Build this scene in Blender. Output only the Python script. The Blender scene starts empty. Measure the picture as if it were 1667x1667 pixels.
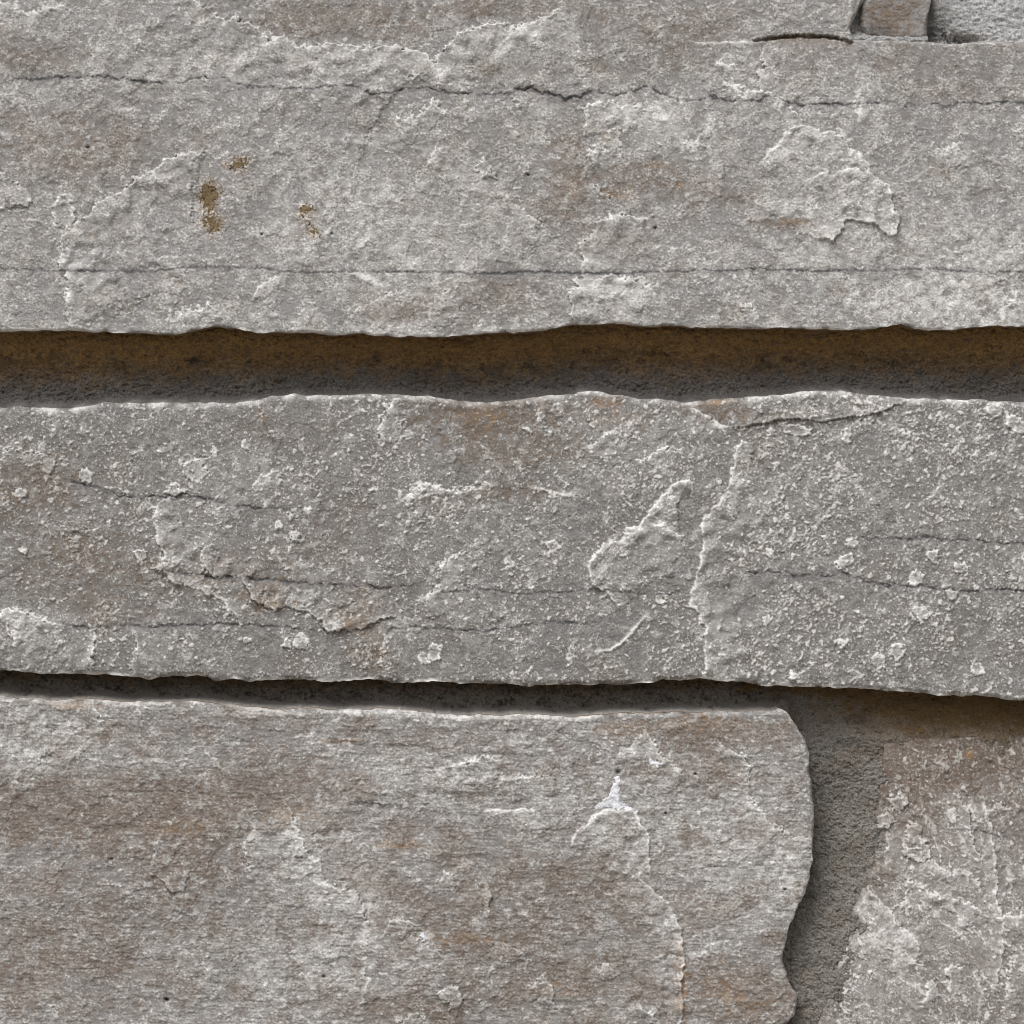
import bpy, math
import numpy as np

# ------------------------------------------------------------------ camera, sky, sun, exposure
PX = 0.5 / 1667.0                      # metres of wall per pixel-sized unit used in the traced outlines (0.3 mm)
CX = CY = 833.5
sc = bpy.context.scene
cam_d = bpy.data.cameras.new('camera'); cam = bpy.data.objects.new('camera', cam_d)
sc.collection.objects.link(cam); sc.camera = cam
DIST = 1.8
cam.location = (0, -DIST, 0); cam.rotation_euler = (math.radians(90), 0, 0)
cam_d.sensor_width = 36; cam_d.lens = 36 * DIST / 0.5
cam_d.clip_start = 0.01; cam_d.clip_end = 2000

SUN_EL, SUN_AZ = math.radians(50), math.radians(-25)     # high, in front of the wall and to its left
w = bpy.data.worlds.new('World'); sc.world = w; w.use_nodes = True
nt = w.node_tree; nt.nodes.clear()
sky = nt.nodes.new('ShaderNodeTexSky'); sky.sky_type = 'NISHITA'; sky.sun_disc = False
sky.sun_elevation = SUN_EL; sky.sun_rotation = math.radians(180) - SUN_AZ
sky.dust_density = 6.0; sky.air_density = 1.0; sky.ozone_density = 1.0
hs = nt.nodes.new('ShaderNodeHueSaturation'); hs.inputs['Saturation'].default_value = 0.35
bg = nt.nodes.new('ShaderNodeBackground'); bg.inputs[1].default_value = 0.13
out = nt.nodes.new('ShaderNodeOutputWorld')
nt.links.new(sky.outputs[0], hs.inputs['Color']); nt.links.new(hs.outputs[0], bg.inputs[0]); nt.links.new(bg.outputs[0], out.inputs[0])

sd = bpy.data.lights.new('sun', 'SUN'); sun = bpy.data.objects.new('sun', sd); sc.collection.objects.link(sun)
sd.energy = 1.5; sd.angle = math.radians(26); sd.color = (1.0, 0.985, 0.97)
# the sun stands towards (sin az, -cos az) of the wall
from mathutils import Vector
to_sun = Vector((math.sin(SUN_AZ) * math.cos(SUN_EL), -math.cos(SUN_AZ) * math.cos(SUN_EL), math.sin(SUN_EL)))
sun.rotation_euler = to_sun.to_track_quat('Z', 'Y').to_euler()
sc.view_settings.view_transform = 'Standard'; sc.view_settings.look = 'None'
sc.view_settings.exposure = -0.08; sc.cycles.pixel_filter_type = 'BLACKMAN_HARRIS'; sc.cycles.filter_width = 1.0; sc.view_settings.gamma = 1.0

# ------------------------------------------------------------------ sampling grid (1.35 units) shared by everything
G = 1.35
X0 = Y0 = -420.0
NG = 1872
xs = X0 + np.arange(NG) * G; ys = Y0 + np.arange(NG) * G
XX, YY = np.meshgrid(xs, ys); XX = XX.astype(np.float32); YY = YY.astype(np.float32)
_fy = np.fft.fftfreq(NG, G)[:, None]; _fx = np.fft.rfftfreq(NG, G)[None, :]

def band(seed, wl, width=0.45, ang=0.0, stretch=1.0):
    """noise of one wavelength (units), optionally stretched along a direction (degrees, image sense)"""
    r = np.random.default_rng(seed).standard_normal((NG, NG)).astype(np.float32)
    a = math.radians(ang); c, s = math.cos(a), math.sin(a)
    u = _fx * c + _fy * s; v = -_fx * s + _fy * c
    f = np.sqrt((u * stretch) ** 2 + v ** 2) + 1e-9
    flt = np.exp(-(np.log(f * wl)) ** 2 / (2 * width ** 2))
    n = np.fft.irfft2(np.fft.rfft2(r) * flt, s=(NG, NG)).astype(np.float32)
    n -= n.mean(); n /= n.std()
    return n
def frac(seed, lo, hi, beta=1.2, ang=0.0, stretch=1.0):
    """noise with all sizes between two wavelengths, coarse ones strongest by beta"""
    r = np.random.default_rng(seed).standard_normal((NG, NG)).astype(np.float32)
    a = math.radians(ang); c, s = math.cos(a), math.sin(a)
    u = _fx * c + _fy * s; v = -_fx * s + _fy * c
    f = np.sqrt((u * stretch) ** 2 + v ** 2) + 1e-9
    flt = (f * hi) ** (-beta) / (1 + (1 / (f * hi)) ** 6) / (1 + (f * lo) ** 6)
    n = np.fft.irfft2(np.fft.rfft2(r) * flt, s=(NG, NG)).astype(np.float32)
    n -= n.mean(); n /= n.std()
    return n
def sst(a, b, x):
    t = np.clip((x - a) / (b - a), 0, 1); return t * t * (3 - 2 * t)

wlong = band(1, 60); wmid = band(3, 24); wfine = band(5, 9)
WX = 1.6 * wlong + 2.2 * wmid + 1.3 * wfine
WY = 1.4 * band(2, 60) + 2.0 * band(4, 24) + 1.3 * band(6, 9)
EW = 1.4 * frac(7, 9, 220, 1.6)                  # raggedness of the stones' edges
n3 = band(11, 3.6, .3); n5 = band(12, 5.5, .35); n9 = band(13, 10, .4)
n20 = band(14, 20); n45 = band(15, 45); n100 = band(16, 100); n300 = band(17, 300)
n20b = band(18, 22); n45b = band(19, 50); n100b = band(20, 120)

H = np.zeros((NG, NG), np.float32)       # relief (units, towards the viewer)
LT = np.zeros((NG, NG), np.float32)      # pale crushed mineral, and light painted on flake rims and top lips
BR = np.zeros((NG, NG), np.float32)      # brown iron stain, and shade painted on the lower right stone's top
DK = np.zeros((NG, NG), np.float32)      # dark mineral seams, and shade painted under flakes and in holes
OR = np.zeros((NG, NG), np.float32)      # ochre stain

def window(pts, m):
    p = np.asarray(pts, float)
    i0 = max(0, int((p[:, 0].min() - m - X0) / G)); i1 = min(NG, int((p[:, 0].max() + m - X0) / G) + 2)
    j0 = max(0, int((p[:, 1].min() - m - Y0) / G)); j1 = min(NG, int((p[:, 1].max() + m - Y0) / G) + 2)
    return slice(j0, j1), slice(i0, i1)
def poly_dist(pts, m, warp=1.0, closed=False):
    """signed distance (positive on the right-hand side when walking the line) and place along it"""
    if closed: pts = list(pts) + [pts[0]]
    wd = window(pts, m)
    X = XX[wd] + WX[wd] * warp; Y = YY[wd] + WY[wd] * warp
    best = np.full(X.shape, 1e9, np.float32); sg = np.ones(X.shape, np.float32); ar = np.zeros(X.shape, np.float32)
    L = 0
    for (ax, ay), (bx, by) in zip(pts[:-1], pts[1:]):
        dx, dy = bx - ax, by - ay; l2 = dx * dx + dy * dy + 1e-6; l = math.sqrt(l2)
        t = np.clip(((X - ax) * dx + (Y - ay) * dy) / l2, 0, 1)
        d = (X - ax - t * dx) ** 2 + (Y - ay - t * dy) ** 2
        cr = (dx * (Y - ay) - dy * (X - ax)) / l
        # ties at joints: the segment seen more squarely decides the side
        key = d - 1e-3 * np.abs(cr)
        k = key < best
        best = np.where(k, key, best); sg = np.where(k, np.sign(cr), sg); ar = np.where(k, L + t * l, ar)
        L += l
    return wd, np.sqrt(np.maximum(best, 0)) * sg, ar, L
def inside_poly(pts, X, Y):
    r = np.zeros(X.shape, bool); n = len(pts)
    for i in range(n):
        (ax, ay), (bx, by) = pts[i], pts[(i + 1) % n]
        if ay == by: continue
        c = ((ay > Y) != (by > Y)) & (X < (bx - ax) * (Y - ay) / (by - ay) + ax)
        r ^= c
    return r
def ledge(pts, h=3.0, decay=60, rim=.6, rw=6, closed=False, warp=1.0, under=0):
    m = decay * 3.2 + 12
    wd, d, ar, L = poly_dist(pts, m, warp, closed)
    if closed:
        ins = inside_poly(pts, XX[wd] + WX[wd] * warp, YY[wd] + WY[wd] * warp)
        d = np.where(ins, np.abs(d), -np.abs(d)); tp = 1.0
    else:
        e = min(28, L * .3)
        tp = np.clip(ar / e, 0, 1) * np.clip((L - ar) / e, 0, 1); tp = np.sqrt(tp)
    vary = 0.75 + 0.35 * n45b[wd]
    up = sst(-0.8, 0.9, d)
    H[wd] += 1.9 * tp * h * np.clip(vary, .5, 1.4) * up * np.exp(-np.maximum(d, 0) / decay)
    LT[wd] += tp * .20 * min(1, rim * 1.6) * up * np.exp(-np.maximum(d, 0) / min(decay, 50))
    k = np.clip(.95 + .4 * n20b[wd], .25, 1.5)
    LT[wd] += tp * rim * k * (1.45 * sst(-1.2, .4, d) * np.exp(-(np.maximum(d, 0) / 3.0) ** 2) + .40 * sst(-1.2, .4, d) * np.exp(-np.maximum(d, 0) / rw))  # crushed pale rim, partly edge light put into the colour
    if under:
        DK[wd] += tp * under * np.exp(-(np.abs(d + 1.2) / 1.4) ** 2)  # shade painted along the foot of the raised edge
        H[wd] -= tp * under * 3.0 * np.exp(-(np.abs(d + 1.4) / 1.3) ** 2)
def ridge(pts, h=2.0, wdt=5, light=.5, warp=.6):
    wd, d, ar, L = poly_dist(pts, wdt * 4 + 10, warp)
    e = L * .3; tp = np.sqrt(np.clip(ar / e, 0, 1) * np.clip((L - ar) / e, 0, 1))
    g = tp * np.exp(-(d / wdt) ** 2)
    H[wd] += h * g; LT[wd] += light * g
def seam(pts, depth=1.6, wdt=1.6, dark=.8, brown=0.0, warp=.55, dash=.35):
    wd, d, ar, L = poly_dist(pts, 16, warp)
    k = np.clip(.72 + .62 * dash * (n45[wd] + .7 * n20[wd] + .5 * n9[wd]), .12, 1.2)
    e = 30; tp = np.clip(ar / e, 0, 1) * np.clip((L - ar) / e, 0, 1)
    g = np.exp(-(d / wdt) ** 2) * k * tp
    H[wd] -= .6 * depth * g
    DK[wd] += min(1, dark * 1.35) * (g * .9 + .22 * tp * k * np.exp(-(d / (wdt * 3.2)) ** 2))
    if brown: BR[wd] += brown * tp * k * np.exp(-(d / (wdt * 3.5)) ** 2)
def blotch(F, x, y, rx, ry, a, ang=0, soft=.55, ng=None):
    wd = window([(x - rx * 1.8, y - ry * 1.8), (x + rx * 1.8, y + ry * 1.8)], 12)
    c, s = math.cos(math.radians(ang)), math.sin(math.radians(ang))
    X = XX[wd] - x; Y = YY[wd] - y
    q = np.sqrt(((X * c + Y * s) / rx) ** 2 + ((-X * s + Y * c) / ry) ** 2)
    q = q + .22 * n45[wd] + .14 * n20[wd] + .10 * n9[wd]
    F[wd] += (.75 if F is LT else 1.35) * a * sst(1 + soft, 1 - soft, q) * np.clip(.8 + .3 * n20b[wd] + .22 * n5[wd], .1, 1.6)
def ip(pts):
    p = np.asarray(pts, float); return np.interp(xs, p[:, 0], p[:, 1]).astype(np.float32)
def ipy(pts):
    p = np.asarray(pts, float); return np.interp(ys, p[:, 1], p[:, 0]).astype(np.float32)

# ------------------------------------------------------------------ outlines of the stones
A_BOT = [(-420,545),(-200,535),(0,538),(60,537),(110,539),(150,542),(200,544),(240,544),(280,543),(300,541),(320,536),(345,533),(380,537),(420,540),(480,543),(540,543),(590,541),(620,544),(650,548),(680,549),(740,547),(790,543),(850,540),(900,534),(940,530),(1000,529),(1060,531),(1107,530),(1160,533),(1200,534),(1260,533),(1300,535),(1350,535),(1400,537),(1425,537),(1445,534),(1468,528),(1490,534),(1540,535),(1580,534),(1620,530),(1667,530),(1900,538),(2100,532)]
B_TOP = [(-420,655),(-100,660),(0,663),(60,664),(150,663),(170,657),(235,657),(310,655),(360,655),(415,654),(440,646),(500,642),(550,640),(620,640),(670,643),(720,648),(760,653),(790,656),(830,652),(880,647),(930,641),(970,637),(1000,643),(1050,650),(1107,655),(1130,652),(1180,648),(1230,646),(1280,643),(1310,639),(1350,637),(1400,642),(1450,646),(1500,648),(1560,650),(1620,653),(1667,654),(1900,650),(2100,655)]
B_BOT = [(-420,1085),(-100,1090),(0,1092),(60,1092),(90,1095),(140,1097),(180,1099),(200,1102),(225,1100),(240,1105),(290,1101),(320,1101),(350,1107),(380,1104),(410,1110),(450,1108),(500,1108),(560,1108),(600,1107),(640,1112),(700,1110),(760,1113),(820,1115),(880,1115),(940,1115),(1000,1115),(1060,1113),(1110,1111),(1150,1107),(1200,1112),(1250,1115),(1300,1116),(1350,1120),(1400,1122),(1450,1126),(1500,1130),(1550,1133),(1600,1137),(1667,1138),(1900,1142),(2100,1140)]
C_TOP = [(-420,1125),(-100,1130),(0,1133),(60,1136),(100,1140),(140,1137),(180,1141),(250,1142),(300,1144),(350,1146),(400,1149),(450,1153),(500,1156),(560,1155),(600,1153),(650,1156),(700,1162),(740,1165),(800,1164),(850,1163),(900,1165),(960,1165),(1000,1163),(1080,1161),(1137,1160),(1200,1158),(1250,1157),(1330,1155),(2100,1155)]
C_RT = [(1268,1100),(1278,1156),(1290,1170),(1300,1187),(1310,1207),(1314,1230),(1313,1250),(1316,1262),(1321,1272),(1323,1300),(1325,1350),(1323,1400),(1320,1430),(1313,1455),(1302,1473),(1294,1496),(1281,1515),(1273,1540),(1274,1565),(1282,1590),(1292,1608),(1300,1620),(1298,1640),(1292,1655),(1278,1672),(1262,1720),(1275,1800),(1268,2100)]
D_LF = [(1450,1150),(1445,1215),(1442,1250),(1438,1300),(1430,1350),(1425,1400),(1412,1440),(1400,1465),(1388,1500),(1376,1540),(1364,1580),(1352,1620),(1336,1667),(1325,1720),(1350,1800),(1340,2100)]
D_TOP = [(-420,1206),(1440,1210),(1480,1204),(1530,1208),(1580,1202),(1630,1207),(1667,1204),(1900,1208),(2100,1204)]
A_NR = [(1405,-420),(1402,0),(1397,12),(1391,30),(1386,46),(1389,62),(1389,2000)]
A_TR = [(-420,64),(1386,64),(1430,66),(1500,67),(1560,69),(1600,67),(1667,69),(2100,64)]
S_LF = [(1418,-420),(1412,0),(1404,20),(1403,40),(1412,58),(1412,300)]
S_RT = [(1520,-420),(1517,0),(1513,20),(1511,40),(1511,300)]
S_BT = [(-420,60),(1400,57),(1440,63),(1480,64),(1511,61),(2100,61)]

row = lambda a: a[None, :]; col = lambda a: a[:, None]
def smin(a, b, k=6.0):
    h = np.clip(.5 + .5 * (b - a) / k, 0, 1); return b * (1 - h) + a * h - k * h * (1 - h)
eA = row(ip(A_BOT)) - YY + EW
notch = np.maximum(YY - row(ip(A_TR)) - .5 * EW, col(ipy(A_NR)) - XX + EW)
SA = smin(eA, notch)
eBt = YY - row(ip(B_TOP)) + EW; eBb = row(ip(B_BOT)) - YY + EW * 1.2
SB = smin(eBt, eBb)
eCt = YY - row(ip(C_TOP)) + EW; eCr = col(ipy(C_RT)) - XX + EW * 1.3
SC = smin(eCt, eCr, 16)
eDt = YY - row(ip(D_TOP)) + EW; eDl = XX - col(ipy(D_LF)) + EW * .8
SD = smin(eDt, eDl, 10)
SS = smin(smin(XX - col(ipy(S_LF)) + EW, col(ipy(S_RT)) - XX + EW * .6), row(ip(S_BT)) - YY + EW)
XB = [-20, 1690]

# ------------------------------------------------------------------ common relief of split quartzite
inA = (SA > -8); inB = (SB > -8); inC = (SC > -8); inD = (SD > -8); inS = (SS > -8)
mA = sst(-4, 4, SA); mB = sst(-4, 4, SB); mC = sst(-4, 4, SC); mD = sst(-4, 4, SD); mS = sst(-4, 4, SS)

def terrace(n, steps, sharp=.10):
    t = n * steps; f = np.floor(t); r = t - f
    return (f + sst(.5 - sharp, .5 + sharp, r)) / steps, np.exp(-((r - .5 - sharp * .8) / (sharp * 1.6)) ** 2)
strA = band(31, 26, .6, ang=0, stretch=3.2); strC = band(32, 18, .6, ang=-6, stretch=3.0)
diagB = band(33, 13, .4, ang=-38, stretch=1.5); diagD = band(34, 30, .6, ang=62, stretch=2.2)
fineA = band(35, 5, .45, ang=-8, stretch=1.9); fineC = band(36, 6, .5, ang=-14, stretch=1.9); fineB = band(37, 5, .4, ang=-40, stretch=1.3)
# terraces: sheets of stone split off at slightly different depths
def plates(seed, hi, ang, stretch, ths, beta=1.9):
    """overlapping split-off sheets: every sheet a field of its own, so that their outlines cross; edge band on the raised side"""
    t = 0; e = 0
    for k, th in enumerate(ths):
        f = frac(seed + k, 3.5, hi * (1, .6, .38, .8, .5, .3)[k % 6], beta, ang + 23 * (k - 2), stretch)
        u = sst(th - .03, th + .03, f)
        t = t + u * (1, .8, .6)[k % 3]; e = np.maximum(e, u * sst(th + .17, th + .03, f))
    return t, e
tA, rA = plates(200, 210, -14, 1.4, (.1, .8, 1.1, -.5, .9, 1.3))
tB, rB = plates(210, 170, -35, 1.3, (.4, 1.0, 1.2, -.6, 1.1, 1.4))
tC, rC = plates(220, 190, -10, 1.6, (.1, .7, 1.1, -.4, .8, 1.2))
tD, rD = plates(230, 130, 62, 1.5, (.2, .8, 1.2, -.4, 1.0, 1.3))
tA -= tA.mean(); tB -= tB.mean(); tC -= tC.mean(); tD -= tD.mean()
# chips: angular scabs of crushed pale mineral standing proud of the matrix
dens = .30 * n100b + .20 * n300 + .22 * n45
def chips(f, th, sh=.16): return sst(th, th + sh, f)
dB_ = .75 * dens - .16 + .22 * sst(1150, 1250, XX) + .12 * sst(1040, 700, YY)
cB = chips(frac(65, 4.5, 19, 2.0, -40, 1.35) + dB_, 1.62, .12)
cB2 = chips(frac(66, 3.2, 9.5, 1.8, -40, 1.3) + 1.1 * dB_, 1.50, .16)
cM = chips(frac(79, 5, 34, 2.1, -40, 1.3) + .8 * dB_ + .3 * n100, 1.45, .07)
cS = chips(frac(67, 2.4, 5.5, 1.2) + .4 * dB_, 1.55, .25)
cA = chips(frac(68, 3.2, 15, 1.7, -14, 1.5) + .9 * dens, 1.45, .25)
cA2 = chips(frac(69, 2.4, 7, 1.4, -14, 1.4) + .6 * n45b + .3 * n100, 1.25, .35)
cC = chips(frac(70, 3.2, 18, 1.7, -12, 1.6) + .8 * dens, 1.55, .25)
cC2 = chips(frac(71, 2.4, 8, 1.4, -12, 1.5) + .5 * n45b + .3 * n100, 1.30, .35)
cD = chips(frac(72, 4.0, 26, 2.0, 60, 1.25) + dens, 1.75, .12)
pit = chips(-frac(73, 3, 7, 1.0), 3.2, .4)
mo = frac(74, 2.2, 40, 1.0, -5, 1.5); mo2 = frac(75, 2.2, 30, .9, -5, 1.4)
gr = frac(76, 2.2, 9, .8, 0, 1.3)
st = band(77, 7, .6, 1.0, 9.0) * .7 + band(78, 16, .5, 0.5, 7.0) * .6          # fine bedding

broad = 1.2 * n300 + .25 * n100
HA = broad + .95 * tA + .55 * cA + .34 * cA2 + .07 * gr + .15 * mo
HB = broad + .9 * tB + 1.4 * cB + .85 * cB2 + .40 * cS + .09 * gr + .22 * mo + .8 * cM
HC = broad + 1.05 * tC + .60 * cC + .36 * cC2 + .11 * gr + .28 * mo + .2 * st
HD = broad + 1.2 * tD + 1.3 * cD + .45 * cB2 + .2 * cS + .05 * gr + .08 * mo
H += mA * HA + mB * HB + mC * HC + mD * HD + mS * (HC * .8)
H -= (mA + mB + mC + mD) * pit * 1.5
LT += mA * (.05 + .38 * cS + .44 * cA + .40 * cA2 + .26 * rA * sst(-.5, .5, n45) + .08 * tA + .08 * mo + .05 * n100 + .03 * st) + mB * (.04 + .22 * cM + .66 * cB + .55 * cB2 + .38 * cS + .34 * rB * sst(-.5, .5, n45b) + .04 * tB + .05 * mo) \
    + mC * (.04 + .34 * cS + .44 * cC + .38 * cC2 + .24 * rC * sst(-.5, .6, n45) + .06 * tC + .10 * mo2 + .07 * st) + mD * (.08 + .75 * cD + .50 * cB2 + .40 * cS + .45 * rD * sst(-.8, .3, n45b) + .04 * tD + .05 * mo)
DK += mC * .10 * sst(.6, 2.0, -st) + mA * .06 * sst(.8, 2.2, -st)
DK += (mA + mB + mC + mD) * np.clip(.10 * sst(.6, 2.2, -mo) + .16 * sst(1.0, 2.4, -gr), 0, .4)
BR += np.clip(mA * (.14 + .18 * n100 + .12 * n45 + .10 * mo2) + mB * (.10 + .10 * n100b + .05 * n45) + mC * (.20 + .24 * n100 + .12 * n45 + .10 * strC + .12 * mo) + mD * (.30 + .06 * n45), 0, 1)
DK += mC * .10 * sst(.5, 2.2, strC) + mA * .06 * sst(.8, 2.2, strA) + pit * .5

# ------------------------------------------------------------------ ledges, flakes and cracks of the top stone
ledge([(0,3),(35,14),(44,18),(75,13),(110,3)], 2.5, 50, .4)
ledge([(290,-20),(310,5),(336,10),(356,27),(368,34),(380,29),(400,32),(420,44),(430,60),(437,69),(453,59),(470,64),(487,79),(504,76),(537,72),(584,72),(610,77),(651,74),(678,84),(694,91),(712,108),(714,130)], 3.6, 140, .55, 6)
ledge([(716,150),(714,118),(710,94),(718,81),(738,64),(751,50),(778,44),(812,40),(849,44),(869,34),(886,24),(906,17),(918,8)], 3.6, 110, .6, 10)
ledge([(1238,150),(1241,134),(1238,114),(1240,91),(1241,67)], 3.0, 60, .5, 7)
ledge([(1198,168),(1204,165),(1218,151),(1238,141),(1255,155),(1262,160)], 2.4, 24, .6, 8)
ledge([(1272,156),(1288,175),(1298,188),(1310,204)], 2.4, 60, .5)
ledge([(1236,268),(1248,255),(1265,235),(1278,218),(1295,207),(1312,202),(1325,208),(1335,218),(1356,215),(1372,223),(1379,235),(1396,249),(1406,262),(1415,278)], 3.0, 75, .6, 8, warp=.7)
ledge([(1318,294),(1325,286),(1342,279),(1352,286),(1369,276),(1396,274),(1419,282),(1436,296),(1450,302),(1453,323),(1453,339),(1463,349),(1465,366),(1460,383),(1450,386),(1436,376),(1423,363),(1403,360),(1379,356),(1372,373),(1356,395),(1346,388),(1325,388),(1300,376)], 3.4, 70, .35, 5, warp=.5)
ledge([(1453,323),(1453,339),(1463,349),(1465,366),(1460,383),(1450,386),(1436,376),(1423,363),(1403,360),(1379,356),(1372,373),(1356,395),(1346,388),(1325,388)], 1.4, 14, .1, 3, warp=.5, under=.22)
ledge([(935,530),(925,480),(933,464),(950,450),(953,433),(941,400),(950,390),(967,383),(970,360),(997,353),(1010,346),(1037,356),(1064,349)], 3.8, 80, .6, 8)
ledge([(118,536),(106,504),(107,477),(109,447),(101,437),(97,403),(111,376),(138,353),(168,326),(202,309),(208,296),(235,282),(269,262),(292,252),(309,242),(336,252)], 4.2, 100, .5, 9)
ledge([(-30,276),(0,282),(17,292),(34,306),(49,319),(47,336),(17,338),(-20,336)], 3.0, 40, .4)
ledge([(84,343),(97,323),(114,326),(121,353),(108,375),(91,366)], 2.2, 30, .5, 8, closed=True)
ledge([(408,490),(410,484),(420,467),(440,450),(458,456)], 2.6, 40, .6, 8)
ledge([(286,520),(289,514),(296,500),(312,504),(336,494),(356,504),(366,515)], 2.6, 30, .6, 8)
ledge([(570,517),(584,501),(610,491),(634,480),(660,474)], 1.6, 16, .5, 7)
ledge([(698,527),(701,494),(718,477),(735,470)], 2.6, 50, .5, 6)
ridge([(745,500),(770,468),(800,425),(828,385),(850,345)], 5.0, 26, .12)
ridge([(555,440),(585,450),(612,462),(634,474)], 2.2, 5, .7)
ledge([(645,196),(651,188),(661,198),(678,188),(698,168),(711,163),(718,175),(730,192)], 3.2, 28, .55, 7)
ledge([(690,280),(694,272),(705,249),(715,230)], 3.0, 50, .5, 8)
ledge([(773,272),(785,259),(799,269),(800,279),(812,282),(809,289),(782,286)], 2.6, 20, .4, 6, closed=True)
ledge([(955,225),(953,218),(950,188),(957,171),(987,168),(1037,171),(1050,176)], 3.0, 60, .6, 9)
ledge([(945,300),(947,292),(953,269),(963,245),(980,235)], 2.8, 40, .5)
ledge([(960,292),(967,299),(983,312),(994,319),(997,343)], 2.4, 20, .4)
ledge([(1161,112),(1174,97),(1188,108),(1201,111)], 2.2, 18, .5)
ledge([(1174,140),(1178,134),(1191,131),(1204,144),(1211,157)], 2.2, 20, .6, 7)
ledge([(1208,524),(1206,501),(1215,494),(1225,504),(1237,526)], 2.4, 25, .8, 8)
ledge([(820,205),(832,200),(845,215),(842,240)], 2.2, 30, .5, 7)
ledge([(1105,248),(1120,230),(1150,235),(1165,255)], 1.6, 40, .3, 8)
ledge([(980,215),(1000,207),(1012,222),(1010,245)], 2.0, 22, .5, 7)
ledge([(838,335),(850,338),(862,352),(885,365),(905,385)], 2.0, 40, .4, 8)
ledge([(1530,255),(1545,233),(1556,240),(1560,258)], 1.8, 20, .5, 7)
ledge([(960,470),(975,452),(1010,450),(1045,460),(1070,480)], 2.0, 35, .7, 10)
ledge([(1655,478),(1640,500),(1620,522)][::-1], 2.0, 25, .7, 8)
seam([(0,136),(30,129),(67,128),(121,126),(168,126),(202,129),(235,134),(269,136),(296,136),(312,128),(336,126),(370,129),(386,138),(410,144),(437,141),(464,146),(504,144),(560,139),(584,144),(607,155),(631,151),(661,143),(711,146),(731,153),(758,151),(785,156),(799,151),(825,155),(842,146),(866,144),(886,151),(903,158),(923,161),(946,158),(966,149),(1000,156),(1034,148),(1050,141),(1088,155),(1107,165),(1137,161),(1161,158),(1191,165),(1225,165),(1251,158),(1278,165),(1302,171),(1325,170),(1359,171),(1393,168),(1436,166),(1476,173),(1520,168),(1534,175),(1557,173),(1577,168),(1611,168),(1645,166),(1690,172)], 3.2, 1.8, .8)
seam([(827,154),(842,146),(866,144),(886,151),(903,158),(923,161),(946,158),(966,149)], 4.0, 2.2, .8, .6, dash=.1)
seam([(-40,436),(0,437),(100,441),(200,441),(250,442),(300,436),(370,434),(420,437),(480,444),(560,442),(600,441),(670,443),(720,443),(780,447),(830,444),(880,443),(940,445),(1000,446),(1050,443),(1107,442),(1170,441),(1230,438),(1280,440),(1330,441),(1390,440),(1440,440),(1480,437),(1520,437),(1560,442),(1610,442),(1700,444)], 1.6, 1.7, .95, warp=.35, dash=.22)
seam([(760,447),(830,444),(880,443),(940,445),(1000,446)], 1.2, 2.2, .6, warp=.35, dash=.15)
seam([(1150,303),(1208,329),(1275,363),(1315,380)], 1.6, 4.5, .15, .5, dash=.15)
ledge([(1200,366),(1218,352),(1245,352),(1275,360),(1310,382)], 2.2, 30, .1)
# the open slit under the lip at the upper right
wd, d, ar, L = poly_dist([(1225,65),(1241,62),(1275,57),(1315,55),(1342,56),(1369,60),(1392,66)], 30, .3)
tp = np.sqrt(np.clip(ar / 40, 0, 1) * np.clip((L - ar) / 6, 0, 1))
H[wd] -= tp * 12 * sst(-.6, .6, d) * sst(7.5, 1.5, d)
H[wd] -= tp * 6 * sst(-.6, .6, d) * np.exp(-np.maximum(d, 0) / 10)
BR[wd] += tp * .9 * sst(-1, 1, d) * np.exp(-np.maximum(d, 0) / 11); OR[wd] += tp * .8 * sst(-1, .5, d) * np.exp(-np.maximum(d, 0) / 5)
ledge([(1115,66),(1150,69),(1200,68),(1236,68)], 1.2, 30, .3, 3, warp=.2)
for b in [(560,40,130,26,.4),(800,14,120,14,.4),(1000,110,90,24,.25),(820,110,70,20,.2),(60,85,80,26,.35),(30,100,60,20,.3),(110,240,130,50,.40),(120,268,40,8,.5),(1000,25,110,26,.25),(1095,62,60,34,.45),(1180,30,60,40,.30),(760,12,50,12,.5),(640,60,60,30,.15),(930,290,34,70,.55),(1055,295,100,34,.45),(1290,364,55,10,.75),(1180,320,60,20,.3),(1010,390,60,40,.3),(640,505,58,22,.75),(800,480,80,40,.3),(900,340,40,25,.4),(700,255,60,30,.22),(560,10,90,20,.35),(470,40,70,26,.25),(1290,110,50,30,.30),(1500,110,120,30,.18),(1230,500,60,25,.25)]:
    blotch(BR, *b)
for b in [(931,303,9,18,.55),(988,221,10,7,.6),(780,8,10,8,.5),(1070,268,26,5,.5),(1100,303,9,6,.8),(1010,316,24,9,.5),(1285,361,28,5,.5)]:
    blotch(OR, *b, soft=.4)
for b in [(640,360,190,110,.20),(1180,200,260,60,.16),(1400,330,180,90,.12),(330,110,190,40,.14)]:
    blotch(LT, *b)
for b in [(160,230,150,90,.14),(720,480,160,50,.14),(860,300,120,90,.14),(1560,120,130,50,.16)]:
    blotch(BR, *b)
for b in [(640,440,120,60,.16),(1500,440,260,90,.26),(1560,500,140,40,.30),(1000,400,90,26,.16),(1080,180,60,20,.35),(560,330,160,60,.10),(640,535,60,14,.5),(1000,485,60,26,.3),(800,60,60,16,.3),(1400,158,8,16,.9),(1397,175,7,12,.8),(1075,190,10,6,.9),(1272,340,22,10,.5),(30,60,50,24,.2),(205,178,22,3,.8),(1610,430,70,60,.15),(330,520,120,14,.2)]:
    blotch(LT, *b)

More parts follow.
